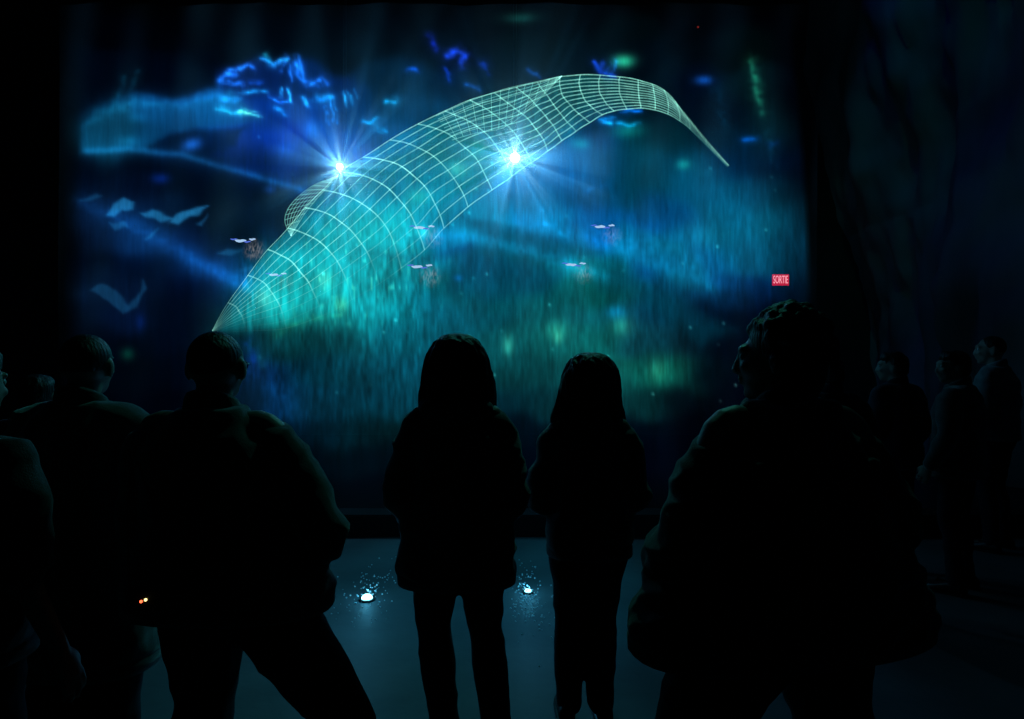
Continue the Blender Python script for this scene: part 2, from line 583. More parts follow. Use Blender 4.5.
person('woman with long straight hair in a dark coat, standing right beside the bob-haired woman', ground(589, 3.14), H=1.585,
       hair='long', jacket='cloth_black', hem=.82, wide=.90, puff=1.3, flare=.02, head_yaw=.25, hair_mat='hair_brown', head_k=1.16, leg_k=1.15, slope=.045,
       arms={'R': [(.218, -.02, 1.08), (.16, .14, .98)], 'L': [(-.225, -.02, 1.08), (-.16, .14, .98)]},
       legs={'R': [(.06, .03, .50), (.055, -.02, .09)], 'L': [(-.09, .03, .50), (-.10, -.02, .09)]}, seed=15, jacket_kind='coat')
person('broad curly-haired person in a bulky dark coat, face turned left, standing right of centre', ground(784, 2.15), H=1.735, rot=.25,
       head_yaw=.85, hair='curly', jacket='cloth_black', hem=.77, wide=1.28, depth=1.3, puff=2.0, flare=.17, fat=1.1, head_k=1.1, slope=.08,
       arms={'R': [(.34, -.04, 1.08), (.26, .19, .95)], 'L': [(-.37, -.06, 1.06), (-.30, .20, .94)]}, leg_k=1.85,
       legs={'R': [(.19, .03, .50), (.21, -.02, .12)], 'L': [(-.28, .03, .50), (-.30, -.02, .12)]}, seed=21, jacket_kind='coat')
man = person('man with close-cropped hair in a long dark jacket, standing at the left', ground(82, 2.5), H=1.705, rot=-.05,
       head_yaw=.15, hair='cropped', jacket='cloth_grey', hem=.55, wide=1.0, puff=1.2, flare=.06, leg_k=1.5,
       arms={'R': [(.25, -.02, 1.10), (.27, .03, .86)], 'L': [(-.27, -.02, 1.10), (-.2, .12, .92)]}, seed=27)
person('person cut off by the left picture edge, bare forearm hanging down', ground(-44, 1.9), H=1.66, rot=-.1,
       hair='short', jacket='cloth_black', hem=.86, sleeve=.12,
       arms={'R': [(.225, -.03, 1.10), (.295, .02, .86)], 'L': [(-.25, -.02, 1.10), (-.22, .10, .88)]}, seed=33, hair_mat='hair_brown')
person('shorter person half hidden behind the man at the left', ground(34, 3.5), H=1.52, head_yaw=.2,
       hair='short', jacket='cloth_navy', hem=.84, detail=1.3, seed=39)
person('distant person in a dark jacket just right of the curly-haired spectator', ground(830, 4.6), H=1.60, head_yaw=.4,
       hair='short', jacket='cloth_navy', hem=.84, detail=1.5, seed=45)
person('distant slim spectator standing alone between the dark figures, looking left', ground(896, 5.2), H=1.63, rot=.4, head_yaw=.7,
       hair='short', jacket='cloth_navy', hem=.84, detail=1.5, seed=51)
person('distant spectator in profile looking left, second from the right', ground(958, 4.8), H=1.64, rot=.7, head_yaw=.75,
       hair='short', jacket='cloth_grey', hem=.84, detail=1.5, seed=57, wide=1.02)
person('distant tall spectator in a pale top, rightmost of the row', ground(995, 5.8), H=1.765, rot=.6, head_yaw=.6,
       hair='cropped', jacket='cloth_pale', hem=.90, detail=1.5, seed=63, jacket_kind='sweater')

# small camera with its two lit indicator dots
cp = at(143, 601, 1.99)
cam_t = thing('compact_camera', "small black camera with red and yellow lit dots hanging at the wide-jacketed man's left hip", 'camera', (cp.x, cp.y + .02, cp.z - .03), 0)
bm = bmesh.new()
limb(bm, [(.05, 0, .06, .004), (.03, .0, .25, .004), (-.01, .0, .38, .004), (-.03, .01, .42, .004)], 8)
limb(bm, [(-.05, 0, .06, .004), (-.055, .0, .25, .004), (-.045, .0, .38, .004), (-.03, .01, .42, .004)], 8)
obj('strap', to_mesh(bm, 'strap'), M['leather'], cam_t)
bm = bmesh.new()
box(bm, (0, 0, .03), (.105, .035, .065), bevel=.006)
obj('body', to_mesh(bm, 'camera_body', False), M['plastic'], cam_t)
bm = bmesh.new()
cyl(bm, (0, .032, .03), .024, .035, 'Y')
obj('lens', to_mesh(bm, 'camera_lens', False), M['metal'], cam_t)
for dx, dz, col, nm in ((-.006, .028, (1, .12, .04), 'red lit dot'), (.007, .033, (1, .75, .25), 'yellow lit dot')):
    bm = bmesh.new()
    ball(bm, (dx, -.019, dz), .0042, 12)
    o = obj('indicator_light', to_mesh(bm, 'indicator'), mat_emit('indicator_' + nm.split()[0], col, 3), cam_t)
    o['label'] = nm

# ------------------------------------------------------------------ setting
def slab(name, pts, mat, sub=0, disp=0.0, n=None, seed=0, fscale=.6):
    """grid between four corners (a b c d), rough when disp > 0"""
    a, b, c, d = [Vector(p) for p in pts]
    bm = bmesh.new()
    nu = nv = max(1, sub)
    nrm = (b - a).cross(d - a).normalized()
    vs = []
    for j in range(nv + 1):
        row = []
        for i in range(nu + 1):
            u, v = i / nu, j / nv
            p = a * (1 - u) * (1 - v) + b * u * (1 - v) + c * u * v + d * (1 - u) * v
            if disp:
                q = Vector((p.x * fscale, p.y * fscale, p.z * fscale * .35 + seed))
                p = p + nrm * disp * (noise.fractal(q, 1.0, 2.1, 5))
            row.append(bm.verts.new(p))
        vs.append(row)
    for j in range(nv):
        for i in range(nu):
            bm.faces.new((vs[j][i], vs[j][i + 1], vs[j + 1][i + 1], vs[j + 1][i]))
    return obj(name, to_mesh(bm, name, disp > 0), M[mat])


PY = 6.2                                   # front face of the low basin wall
CD = 7.2                                   # the water curtain
KS = CD / 12
structure(slab('floor', [(-12, -3, 0), (12, -3, 0), (12, PY + .1, 0), (-12, PY + .1, 0)], 'floor', 60, .006, fscale=2.0), 'wet dark stone floor in front of the basin')
structure(slab('floor', [(-12, PY, -.05), (12, PY, -.05), (12, 15, -.05), (-12, 15, -.05)], 'basin'), 'dark water of the basin under the curtain')
structure(slab('wall_back', [(-12, 14, -.1), (8.0, 14, -.1), (8.0, 14, 12), (-12, 14, 12)], 'black_wall', 60, .10), 'black back wall of the hall')
structure(slab('wall_right', [(6.9, 14.3, -.1), (5.3, -3, -.1), (4.6, -3, 12), (5.9, 14.3, 12)], 'rock', 130, .7, seed=4), 'dark quarry rock wall on the right')
structure(slab('wall_left', [(-12, -3, -.1), (-11, 14.3, -.1), (-11, 14.3, 12), (-12, -3, 12)], 'rock', 60, .5, seed=9), 'dark quarry rock wall on the left')
structure(slab('ceiling', [(-12, -3, 11.6), (12, -3, 11.6), (12, 14.6, 11.6), (-12, 14.6, 11.6)], 'rock', 40, .4, seed=2), 'dark rock ceiling')
structure(slab('wall_near', [(12, -3, -.1), (-12, -3, -.1), (-12, -3, 12), (12, -3, 12)], 'black_wall'), 'black wall behind the audience')
bm = bmesh.new()
box(bm, (0, PY + .11, .06), (16, .22, .22))
box(bm, (0, PY + .11, .175), (16, .28, .04), bevel=.010)
structure(obj('wall_basin', to_mesh(bm, 'wall_basin', False), M['black_wall']), 'low black wall in front of the water curtain')

# ------------------------------------------------------------------ the picture thrown on the water, projector halo painted into its colours
CP = """
60,20,0,1,6 200,20,0,2,8 350,20,0,3,12 450,20,0,5,14 560,20,0,6,12 700,20,0,2,8 800,20,0,0,6
60,50,0,1,8 120,50,0,2,12 190,50,0,4,16 250,48,0,7,22 350,50,0,14,34 450,50,0,14,42 550,50,0,20,28 620,45,0,16,24 700,50,0,7,16 750,50,0,16,20 800,50,0,0,6
70,85,0,1,10 110,80,0,8,22 180,82,0,8,30 250,85,3,26,80 320,88,0,30,80 390,85,0,32,58 450,85,0,28,56 520,70,0,15,28 600,60,0,14,30 650,65,0,10,22 700,85,0,8,28 760,85,2,24,32 800,90,0,0,8
75,110,0,8,24 95,112,3,32,64 120,112,5,42,84 170,110,10,62,128 215,112,14,82,165 260,112,5,52,140 310,112,3,55,140 350,110,0,50,108 400,105,0,58,96 430,95,0,35,62 650,130,0,32,48 700,115,0,8,26 730,115,0,12,30 765,115,3,34,44 800,110,0,0,8
78,135,2,30,55 95,140,6,46,74 130,138,4,36,66 180,138,0,14,45 240,138,4,42,130 290,135,0,55,180 335,140,0,80,185 380,125,0,78,140 420,115,0,60,100 600,140,0,58,118 640,150,0,55,78 680,140,0,38,58 720,140,0,24,48 770,140,2,28,42 805,140,0,2,12
75,165,0,8,26 150,168,0,10,30 200,165,0,14,40 250,158,0,24,80 300,160,0,45,125 560,165,0,88,170 600,165,0,68,125 640,170,0,55,85 690,165,2,72,96 740,160,0,42,66 785,165,0,18,38 808,170,0,2,12
75,190,0,10,30 130,190,2,14,38 200,190,0,10,30 270,195,0,12,36 310,185,0,30,80 530,190,0,92,175 590,190,0,70,135 640,195,0,58,92 700,190,2,80,110 750,190,4,76,96 790,190,2,52,66 810,190,0,4,16
80,215,5,24,54 120,215,6,34,72 170,215,3,24,52 220,215,0,9,26 260,215,0,12,34 480,215,0,106,165 540,212,0,92,165 600,212,0,74,150 660,215,3,78,135 720,215,5,94,125 775,215,5,90,104 803,215,3,62,74 812,215,0,6,18
90,240,4,22,52 150,240,8,46,95 200,240,4,22,56 240,240,0,8,22 270,240,0,30,60 440,240,0,96,155 500,245,0,68,108 560,240,0,80,140 620,240,0,74,150 680,240,4,92,136 740,240,5,98,116 795,240,4,80,94 811,240,0,6,20
80,265,0,8,28 150,268,0,16,44 200,262,8,50,104 240,272,8,56,112 270,262,5,80,100 300,262,8,115,130 350,262,14,140,160 400,262,14,135,155 440,262,2,88,130 475,262,0,64,96 500,268,0,64,92 550,268,0,76,112 600,265,0,70,92 650,265,0,66,112 700,262,4,86,128 750,262,5,84,104 795,265,2,64,78 811,265,0,6,20
90,290,5,26,56 130,292,5,26,60 170,290,0,10,34 215,290,0,14,50 245,292,8,70,84 280,292,14,120,125 320,292,18,140,150 380,290,14,138,160 425,285,5,96,125 460,290,0,72,94 500,292,0,68,88 550,290,0,74,94 610,290,0,75,86 670,292,3,60,84 720,290,4,58,98 770,290,0,36,70 800,292,0,30,48 812,290,0,4,16
85,315,2,14,38 120,318,4,22,56 160,315,0,8,28 200,320,0,12,36 240,318,10,74,80 280,318,15,110,112 320,316,18,122,130 360,315,10,122,140 400,312,8,124,150 440,312,4,90,118 490,315,4,80,92 550,315,8,90,94 610,312,8,86,92 660,315,4,64,70 710,315,0,28,50 760,315,0,12,34 800,318,0,8,26
80,340,0,4,18 120,345,0,6,20 180,340,0,8,28 225,340,3,40,52 255,345,2,34,46 300,342,4,58,68 350,340,5,74,90 400,338,5,92,115 440,340,4,74,94 500,342,7,76,78 550,342,9,88,86 600,342,9,94,90 650,342,9,80,74 690,340,3,42,48 730,342,0,10,24 800,345,0,2,14
90,375,0,3,14 130,375,0,5,14 180,375,0,5,20 225,370,2,12,34 248,370,4,30,60 272,372,4,44,90 310,370,0,48,66 360,370,3,62,82 410,372,4,74,98 450,372,3,60,80 510,370,5,60,60 545,370,7,68,68 590,372,9,80,74 630,372,9,84,74 670,372,10,90,74 700,372,0,32,36 730,375,0,4,16 800,375,0,1,10
90,405,0,1,10 150,405,0,2,12 230,405,2,14,36 255,402,4,30,48 282,402,4,46,92 312,402,3,50,72 360,402,2,54,74 410,402,3,58,78 460,402,2,44,56 510,402,2,38,44 545,402,4,46,46 600,402,5,54,52 640,402,5,50,48 690,402,0,13,18 740,402,0,1,10
200,432,0,4,14 270,430,0,20,42 300,430,0,32,56 350,432,0,38,52 390,432,2,36,44 450,432,0,24,34 520,432,0,15,24 580,432,0,14,22 640,432,0,10,18 700,432,0,2,9
250,462,0,5,18 300,462,0,10,24 350,462,0,12,24 390,462,0,12,24 450,462,0,8,18 520,462,0,5,14 640,462,0,3,11 720,462,0,1,8
300,495,0,2,12 390,495,0,2,12 520,495,0,1,9 640,495,0,1,8 200,495,0,0,6 60,150,0,1,8 60,240,0,1,8 60,330,0,0,6 820,60,0,0,6 820,300,0,0,6 820,400,0,0,5 820,200,0,0,6
345,210,4,110,150 390,190,0,85,125 430,175,0,80,115 470,170,0,95,130 400,225,8,125,150 350,235,12,135,155 440,205,2,105,150 460,140,0,50,76 490,115,0,34,52 520,130,0,58,84 520,100,0,22,36 560,110,0,34,50 570,90,0,16,28 620,95,0,20,32 650,100,0,16,28 605,120,0,36,70
"""
cp_arr = np.array([[float(v) for v in t.split(',')] for t in CP.split()])
_x, _y = cp_arr[:, 0], cp_arr[:, 1]
cp_arr[(_x > 470) & (_y > 300), 4] += 9                        # lower right: teal rather than green
_m = (_x > 250) & (_x < 430) & (_y > 195) & (_y < 322)
cp_arr[_m, 3] *= 1.13
cp_arr[_m, 4] *= 1.10
_m = (_x > 430) & (_x < 730) & (_y > 125) & (_y < 300)
cp_arr[_m, 3] *= 1.10
_m = (_x < 240) & (_y > 95) & (_y < 150)
cp_arr[_m, 3] *= 1.25
cp_arr[_m, 4] *= 1.15
cp_arr[(_y < 60), 2:] *= .5
cp_arr[(_y > 425), 2:] *= .75
cp_arr[(_x > 680) & (_y > 300), 2:] *= .6
_m = (_x > 440) & (_y > 180) & (_y < 300)
cp_arr[_m, 4] *= .97
_m = (_x > 645) & (_y > 150) & (_y < 300)
cp_arr[_m, 4] *= 1.12
cp_arr[_m, 3] *= .92
_m = (_x > 640) & (_x < 790) & (_y > 292) & (_y < 350)
cp_arr[_m, 3] *= .8


def noise2(X, Y, sx, sy, seed):
    """smooth value noise with cells sx by sy px"""
    g = np.random.default_rng(seed).random((int(900 / sy) + 6, int(900 / sx) + 6))
    u, v = X / sx, Y / sy
    i, j = np.floor(u).astype(int), np.floor(v).astype(int)
    fu, fv = u - i, v - j
    fu, fv = fu * fu * (3 - 2 * fu), fv * fv * (3 - 2 * fv)
    i, j = np.clip(i, 0, g.shape[1] - 2), np.clip(j, 0, g.shape[0] - 2)
    return (g[j, i] * (1 - fu) + g[j, i + 1] * fu) * (1 - fv) + (g[j + 1, i] * (1 - fu) + g[j + 1, i + 1] * fu) * fv


STEP = 1.6
gx = np.arange(58, 818, STEP)
gy = np.arange(4, 512, STEP)
X, Y = np.meshgrid(gx, gy)
pic = np.zeros(X.shape + (3,))
wsum = np.zeros(X.shape)
wx = X + 14 * (noise2(X, Y, 26, 22, 1) - .5)
wy = Y + 14 * (noise2(X, Y, 26, 22, 2) - .5)
for (cx, cy, r, g, b) in cp_arr:
    w = np.exp(-(((wx - cx) / 18) ** 2 + ((wy - cy) / 11) ** 2) / 2) + 1e-9
    pic += w[..., None] * np.array([r, g, b])
    wsum += w
pic /= wsum[..., None]


def spot(cx, cy, sx, sy, col, ang=0.0):
    c, s = math.cos(math.radians(ang)), math.sin(math.radians(ang))
    u = (X - cx) * c + (Y - cy) * s
    v = -(X - cx) * s + (Y - cy) * c
    w = np.exp(-((u / sx) ** 2 + (v / sy) ** 2) / 1.2)
    global pic
    pic = pic + w[..., None] * np.array(col, float)


XW = X + 3.0 * (noise2(X, Y, 9, 8, 61) - .5)
YW = Y + 3.0 * (noise2(X, Y, 9, 8, 62) - .5)


def stroke(pts, width, col, ragged=.5, seed=0, straight=False):
    global pic
    XW, YW = (X, Y) if straight else (globals()['XW'], globals()['YW'])
    best = np.full(X.shape, 1e9)
    for (x0, y0), (x1, y1) in zip(pts, pts[1:]):
        dx, dy = x1 - x0, y1 - y0
        t = np.clip(((XW - x0) * dx + (YW - y0) * dy) / (dx * dx + dy * dy + 1e-6), 0, 1)
        best = np.minimum(best, (XW - x0 - t * dx) ** 2 + (YW - y0 - t * dy) ** 2)
    w = .60 * np.exp(-best / (width * width)) + .28 * np.exp(-best / (7 * width * width))
    if ragged:
        w = .85 * w * (1 - ragged + 2 * ragged * noise2(X, Y, 5, 4, 50 + seed))
    pic = pic + w[..., None] * np.array(col, float)


def shape(pts, soft, col, k):
    """soft-edged filled outline: moves the picture towards a colour"""
    global pic
    P = np.array(pts, float)
    d = np.full(X.shape, 1e9)
    inside = np.zeros(X.shape, bool)
    for (x0, y0), (x1, y1) in zip(P, np.roll(P, -1, 0)):
        dx, dy = x1 - x0, y1 - y0
        t = np.clip(((XW - x0) * dx + (YW - y0) * dy) / (dx * dx + dy * dy + 1e-6), 0, 1)
        d = np.minimum(d, (XW - x0 - t * dx) ** 2 + (YW - y0 - t * dy) ** 2)
        if abs(dy) > 1e-6:
            inside ^= ((y0 > YW) != (y1 > YW)) & (XW < dx * (YW - y0) / dy + x0)
    d = np.sqrt(d) * np.where(inside, -1, 1)
    m = k / (1 + np.exp(np.clip(d / soft * 2.2, -30, 30)))
    pic = pic * (1 - m[..., None]) + m[..., None] * np.array(col, float)


shape([(60, 50), (218, 50), (214, 86), (180, 97), (136, 92), (100, 102), (84, 112), (60, 118)], 4, (0, 5, 20), .75)
shape([(82, 152), (84, 126), (98, 110), (136, 99), (180, 104), (210, 99), (230, 90), (242, 101), (256, 114), (262, 122), (236, 125), (195, 127), (165, 134), (145, 148), (110, 150)],
      3, (9, 80, 132), .60)
shape([(82, 152), (84, 126), (98, 110), (130, 100), (140, 125), (130, 150)], 7, (8, 64, 92), .6)
shape([(150, 146), (168, 137), (200, 130), (245, 128), (236, 146), (205, 156), (170, 152)], 4, (0, 18, 42), .6)
shape([(222, 330), (262, 262), (310, 215), (350, 198), (420, 230), (434, 258), (438, 282), (402, 298), (370, 316), (330, 319), (285, 322), (245, 334)], 6, (14, 146, 164), .45)
shape([(238, 342), (285, 327), (330, 328), (364, 330), (350, 352), (300, 360), (262, 362)], 6, (3, 56, 66), .55)
shape([(462, 216), (520, 227), (565, 243), (604, 252), (572, 264), (520, 250), (470, 230)], 4, (0, 70, 100), .7)
shape([(462, 250), (520, 262), (562, 273), (545, 294), (490, 302), (450, 290)], 8, (0, 66, 102), .6)
shape([(480, 196), (545, 190), (575, 215), (560, 232), (500, 222)], 9, (0, 120, 172), .4)
shape([(572, 252), (620, 270), (680, 300), (735, 330), (700, 345), (650, 312), (600, 290)], 8, (0, 60, 80), .6)
shape([(622, 222), (680, 245), (702, 262), (714, 292), (680, 286), (640, 265), (610, 248)], 7, (6, 116, 146), .5)
shape([(640, 190), (690, 205), (680, 232), (630, 222)], 8, (0, 66, 108), .45)
WING = (34, 118, 176)
for pts_, k_ in (([(106, 216), (114, 205), (126, 199), (136, 202), (134, 211), (124, 210), (115, 217)], .7), ([(141, 213), (152, 210), (162, 213), (173, 220), (160, 222), (149, 218)], .7),
                 ([(168, 223), (177, 214), (190, 208), (208, 206), (200, 212), (188, 218), (177, 225)], .8), ([(196, 224), (206, 215), (202, 225)], .5),
                 ([(144, 238), (158, 228), (150, 237)], .5), ([(80, 202), (96, 193), (102, 196), (92, 200)], .35), ([(112, 224), (126, 222), (130, 228), (116, 230)], .35),
                 ([(90, 290), (104, 284), (118, 290), (130, 304), (140, 292), (142, 279), (146, 288), (137, 308), (124, 313), (108, 300)], .38),
                 ([(217, 254), (228, 248), (242, 251), (230, 255)], .5), ([(240, 270), (252, 265), (260, 268), (248, 272)], .3)):
    shape(pts_, 1.5, WING, k_)
# light shafts and clouds of the projected sea, painted into the picture colours
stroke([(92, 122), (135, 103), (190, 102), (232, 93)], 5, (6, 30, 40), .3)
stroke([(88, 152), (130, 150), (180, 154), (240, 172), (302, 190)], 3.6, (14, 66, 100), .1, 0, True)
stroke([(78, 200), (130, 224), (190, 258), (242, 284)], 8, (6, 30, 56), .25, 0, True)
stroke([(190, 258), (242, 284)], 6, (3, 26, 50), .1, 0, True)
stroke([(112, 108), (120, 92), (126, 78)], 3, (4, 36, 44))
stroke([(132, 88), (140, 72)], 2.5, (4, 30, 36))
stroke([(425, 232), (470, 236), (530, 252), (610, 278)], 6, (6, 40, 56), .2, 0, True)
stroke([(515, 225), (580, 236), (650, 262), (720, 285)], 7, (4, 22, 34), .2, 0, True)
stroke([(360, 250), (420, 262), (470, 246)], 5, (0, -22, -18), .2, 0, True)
blue = (16, 58, 112)
for k, (pts, w, col) in enumerate([
    ([(222, 78), (232, 70), (240, 69)], 2.6, blue), ([(240, 69), (252, 64), (257, 72)], 2, blue), ([(226, 74), (236, 76)], 2.4, blue),
    ([(262, 60), (268, 63), (275, 66), (288, 58)], 2.4, (20, 80, 130)), ([(266, 55), (270, 62)], 3, (10, 60, 70)), ([(288, 56), (282, 70)], 2, blue),
    ([(298, 56), (300, 66), (304, 80)], 2.2, blue), ([(294, 62), (298, 75), (306, 84), (318, 86)], 3, blue), ([(312, 84), (322, 77), (328, 84)], 2.4, blue),
    ([(220, 82), (244, 84)], 2.2, blue), ([(250, 84), (262, 84)], 1.8, (10, 50, 110)), ([(244, 93), (268, 93)], 2.2, (18, 95, 130)),
    ([(222, 100), (240, 100)], 4, (12, 60, 90)), ([(240, 113), (252, 114), (263, 118)], 1.6, (70, 150, 120)), ([(220, 108), (240, 113)], 2.5, (20, 90, 100)),
    ([(289, 88), (290, 103)], 1.6, (20, 85, 120)), ([(281, 90), (280, 97)], 1.5, (20, 85, 120)), ([(303, 97), (307, 106)], 2, (20, 85, 120)),
    ([(275, 107), (284, 112)], 2.5, (16, 80, 110)), ([(318, 98), (330, 97)], 4, (12, 70, 100)), ([(333, 96), (337, 122)], 1.6, (15, 60, 90)),
    ([(343, 94), (345, 106)], 1.6, (20, 70, 90)), ([(349, 93), (351, 104)], 1.8, (20, 70, 90)), ([(326, 104), (329, 124)], 1.5, (10, 50, 80)),
    ([(388, 103), (398, 100)], 3, (12, 80, 110)), ([(364, 121), (372, 124), (380, 118)], 2, (10, 65, 85)), ([(376, 128), (386, 133)], 2, (10, 65, 85)),
    ([(270, 98), (278, 102), (286, 101)], 1.5, blue), ([(290, 66), (292, 82)], 1.4, blue),
    ([(430, 38), (434, 48)], 4, (8, 24, 100)), ([(448, 55), (458, 48), (468, 56), (462, 64)], 4.2, (14, 40, 125)), ([(446, 68), (450, 78)], 3, (6, 26, 90)),
    ([(484, 62), (488, 72)], 3.2, (8, 30, 95)), ([(466, 84), (480, 90)], 2.2, (8, 45, 95)), ([(408, 70), (416, 71)], 3, (4, 32, 90)),
    ([(530, 72), (540, 78)], 2.2, (10, 45, 95)), ([(594, 62), (600, 72), (604, 62)], 2.4, (12, 38, 115)), ([(610, 72), (617, 60)], 2.4, (12, 50, 115)),
    ([(604, 73), (616, 75)], 2.5, (10, 40, 120)), ([(600, 120), (612, 118)], 2.2, (5, 70, 120)), ([(604, 122), (640, 124)], 2.2, (4, 60, 90)),
    ([(625, 110), (642, 110)], 2, (4, 60, 130)), ([(588, 190), (600, 186)], 3, (4, 26, 50)),
    ([(545, 224), (566, 236)], 3, (5, 30, 40)),
    ([(596, 232), (640, 246), (690, 262)], 10, (4, 14, 22)), ([(276, 336), (296, 323), (318, 317), (345, 315)], 3, (12, 22, 10)),
    ([(248, 345), (256, 362)], 5, (3, 14, 60)), ([(244, 372), (262, 380), (282, 398), (300, 412)], 6, (2, 12, 22)), ([(262, 360), (263, 366)], 4, (6, 30, 30)),
    ([(752, 60), (757, 80), (763, 112)], 4.5, (14, 52, 40)), ([(768, 130), (776, 165)], 4, (2, 16, 20)), ([(716, 92), (724, 122)], 9, (0, 22, 28)),
    ([(690, 168), (706, 172)], 8, (2, 14, 14)), ([(744, 140), (756, 138)], 4, (0, 30, 70)), ([(772, 144), (778, 142)], 4, (0, 16, 50)),
]):
    stroke(pts, w * .8, tuple(c * .9 for c in col), .75, k)
    if sum(col) > 90:                                          # feathery neighbours of each brush of light
        for q in range(2):
            ox, oy = rng.normal(0, 2.6), rng.normal(0, 2.2)
            n_ = max(1, len(pts) - 1)
            stroke([(x * .8 + pts[0][0] * .2 + ox, y * .8 + pts[0][1] * .2 + oy) for x, y in pts], w * .55, tuple(c * .55 for c in col), .8, k + 60 + q)
for s in [(192, 144, 9, 6, (22, 72, 140), -15), (160, 178, 8, 5, (4, 26, 80)), (270, 190, 5, 4, (8, 36, 70)), (285, 150, 9, 7, (4, 30, 50)), (312, 130, 8, 9, (4, 40, 50)),
          (138, 118, 9, 5, (4, 24, 36)), (128, 354, 6, 6, (4, 46, 32)), (140, 322, 5, 8, (2, 12, 36)), (520, 17, 16, 6, (14, 66, 66)), (624, 60, 10, 6.5, (40, 165, 130)),
          (703, 81, 8, 4.5, (12, 62, 130)), (628, 130, 15, 7, (6, 62, 52)), (581, 144, 8, 5, (6, 56, 46)), (683, 165, 6, 5, (14, 60, 46)), (457, 168, 9, 7, (48, 58, 36)),
          (478, 148, 12, 9, (4, 40, 20)), (418, 196, 10, 7, (20, 40, 20)), (265, 298, 8, 9, (50, 44, 34)), (324, 279, 8, 9, (44, 36, 22)), (341, 305, 6, 7, (46, 56, 26)),
          (508, 345, 5, 9, (34, 64, 52)), (556, 330, 10, 9, (24, 52, 40)), (558, 338, 4, 6, (30, 44, 34)), (622, 326, 9, 9, (24, 52, 40)), (616, 312, 10, 6, (0, 30, 60)),
          (657, 370, 8, 10, (20, 38, 28)), (280, 345, 10, 6, (2, 10, 14)), (424, 232, 9, 6, (20, 30, 14)), (578, 268, 16, 12, (6, 50, 50)), (458, 278, 4, 3, (4, 22, 60)),
          (690, 236, 24, 14, (4, 16, 10)), (570, 130, 10, 12, (0, 30, 30)), (130, 142, 10, 5, (4, 26, 36)), (366, 302, 26, 16, (4, 14, 16)), (300, 60, 60, 20, (0, 4, 10))]:
    spot(*s)
# falling-water streaks: strongest where the picture is bright teal
lum = pic[..., 1]
st = (noise2(X, Y, 2.2, 13, 21) + noise2(X, Y, 1.7, 7, 22) + noise2(X, Y, 5, 26, 23)) / 3 - .5
k_st = np.clip((Y - 110) / 160, .08, 1.0) * np.where(X < 240, .12, 1.0) * np.where(X > 440, .62, 1.0)
pic *= (1 + .85 * k_st * st)[..., None]
spk = np.clip((noise2(X, Y, 2.2, 9, 31) - .80) * 5, 0, 1) * np.exp(-(((X - 345) / 75) ** 2 + ((Y - 268) / 48) ** 2))
pic += spk[..., None] * np.array([60, 75, 50])  # sparkle of the water painted in as lighter colour
for q in range(70):                                           # glints of single drops, painted into the picture
    qx, qy = rng.uniform(250, 790), rng.uniform(130, 410)
    k_ = rng.uniform(.2, 1) ** 2
    spot(qx, qy, 1.3, 1.5, (50 * k_, 90 * k_, 90 * k_))
pic *= (.9 + .2 * noise2(X, Y, 34, 20, 41))[..., None]
# soft sides of the water sheet
right = 812 - np.clip((290 - Y) / 290, 0, 1) ** 1.5 * 20
edge = np.clip((X - 62) / 22, 0, 1) * np.clip((right - X) / 7, 0, 1) * np.clip((Y - 4) / 16, 0, 1) * np.clip((508 - Y) / 40, 0, 1)
pic = np.clip(pic * edge[..., None], 0, 255) / 255
pic = 1.12 * pic ** 1.13
pic[..., 2] *= .93
pic = np.clip(pic, 0, 1)


def lin(c):
    return np.where(c <= .04045, c / 12.92, ((c + .055) / 1.055) ** 2.4)


bm = None
ny, nx = X.shape
wob = .022 * np.sin(X / 23) + .012 * np.sin(X / 9 + Y / 60)
Dm = CD + wob
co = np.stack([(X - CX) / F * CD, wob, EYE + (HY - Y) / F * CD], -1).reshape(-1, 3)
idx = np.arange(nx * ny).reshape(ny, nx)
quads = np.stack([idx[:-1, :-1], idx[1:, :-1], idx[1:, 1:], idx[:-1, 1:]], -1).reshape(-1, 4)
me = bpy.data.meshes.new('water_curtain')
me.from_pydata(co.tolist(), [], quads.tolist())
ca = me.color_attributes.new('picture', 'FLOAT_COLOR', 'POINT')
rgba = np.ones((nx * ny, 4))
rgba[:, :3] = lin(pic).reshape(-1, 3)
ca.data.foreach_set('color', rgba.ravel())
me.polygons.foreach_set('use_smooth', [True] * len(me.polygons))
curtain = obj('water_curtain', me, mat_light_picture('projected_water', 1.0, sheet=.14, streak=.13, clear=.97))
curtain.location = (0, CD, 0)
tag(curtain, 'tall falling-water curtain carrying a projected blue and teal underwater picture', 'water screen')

# supply pipe the water falls from
bm = bmesh.new()
zt = at(0, 4, CD).z + .16
cyl(bm, (-.75, CD, zt), .06, 8.2, 'X', 20)
for i in range(34):
    cyl(bm, (-4.7 + i * .24, CD, zt - .075), .014, .05, 'Z', 10)
pipe = tag(obj('water_pipe', to_mesh(bm, 'water_pipe', False), M['metal']), 'long dark pipe with nozzles above the water curtain', 'pipe')
for hx in (-4.2, -.75, 2.7):
    bm = bmesh.new()
    cyl(bm, (hx, CD, (zt + 11.5) / 2), .015, 11.5 - zt, 'Z', 10)
    obj('hanging_rod', to_mesh(bm, 'hanging_rod', False), M['metal'], pipe)

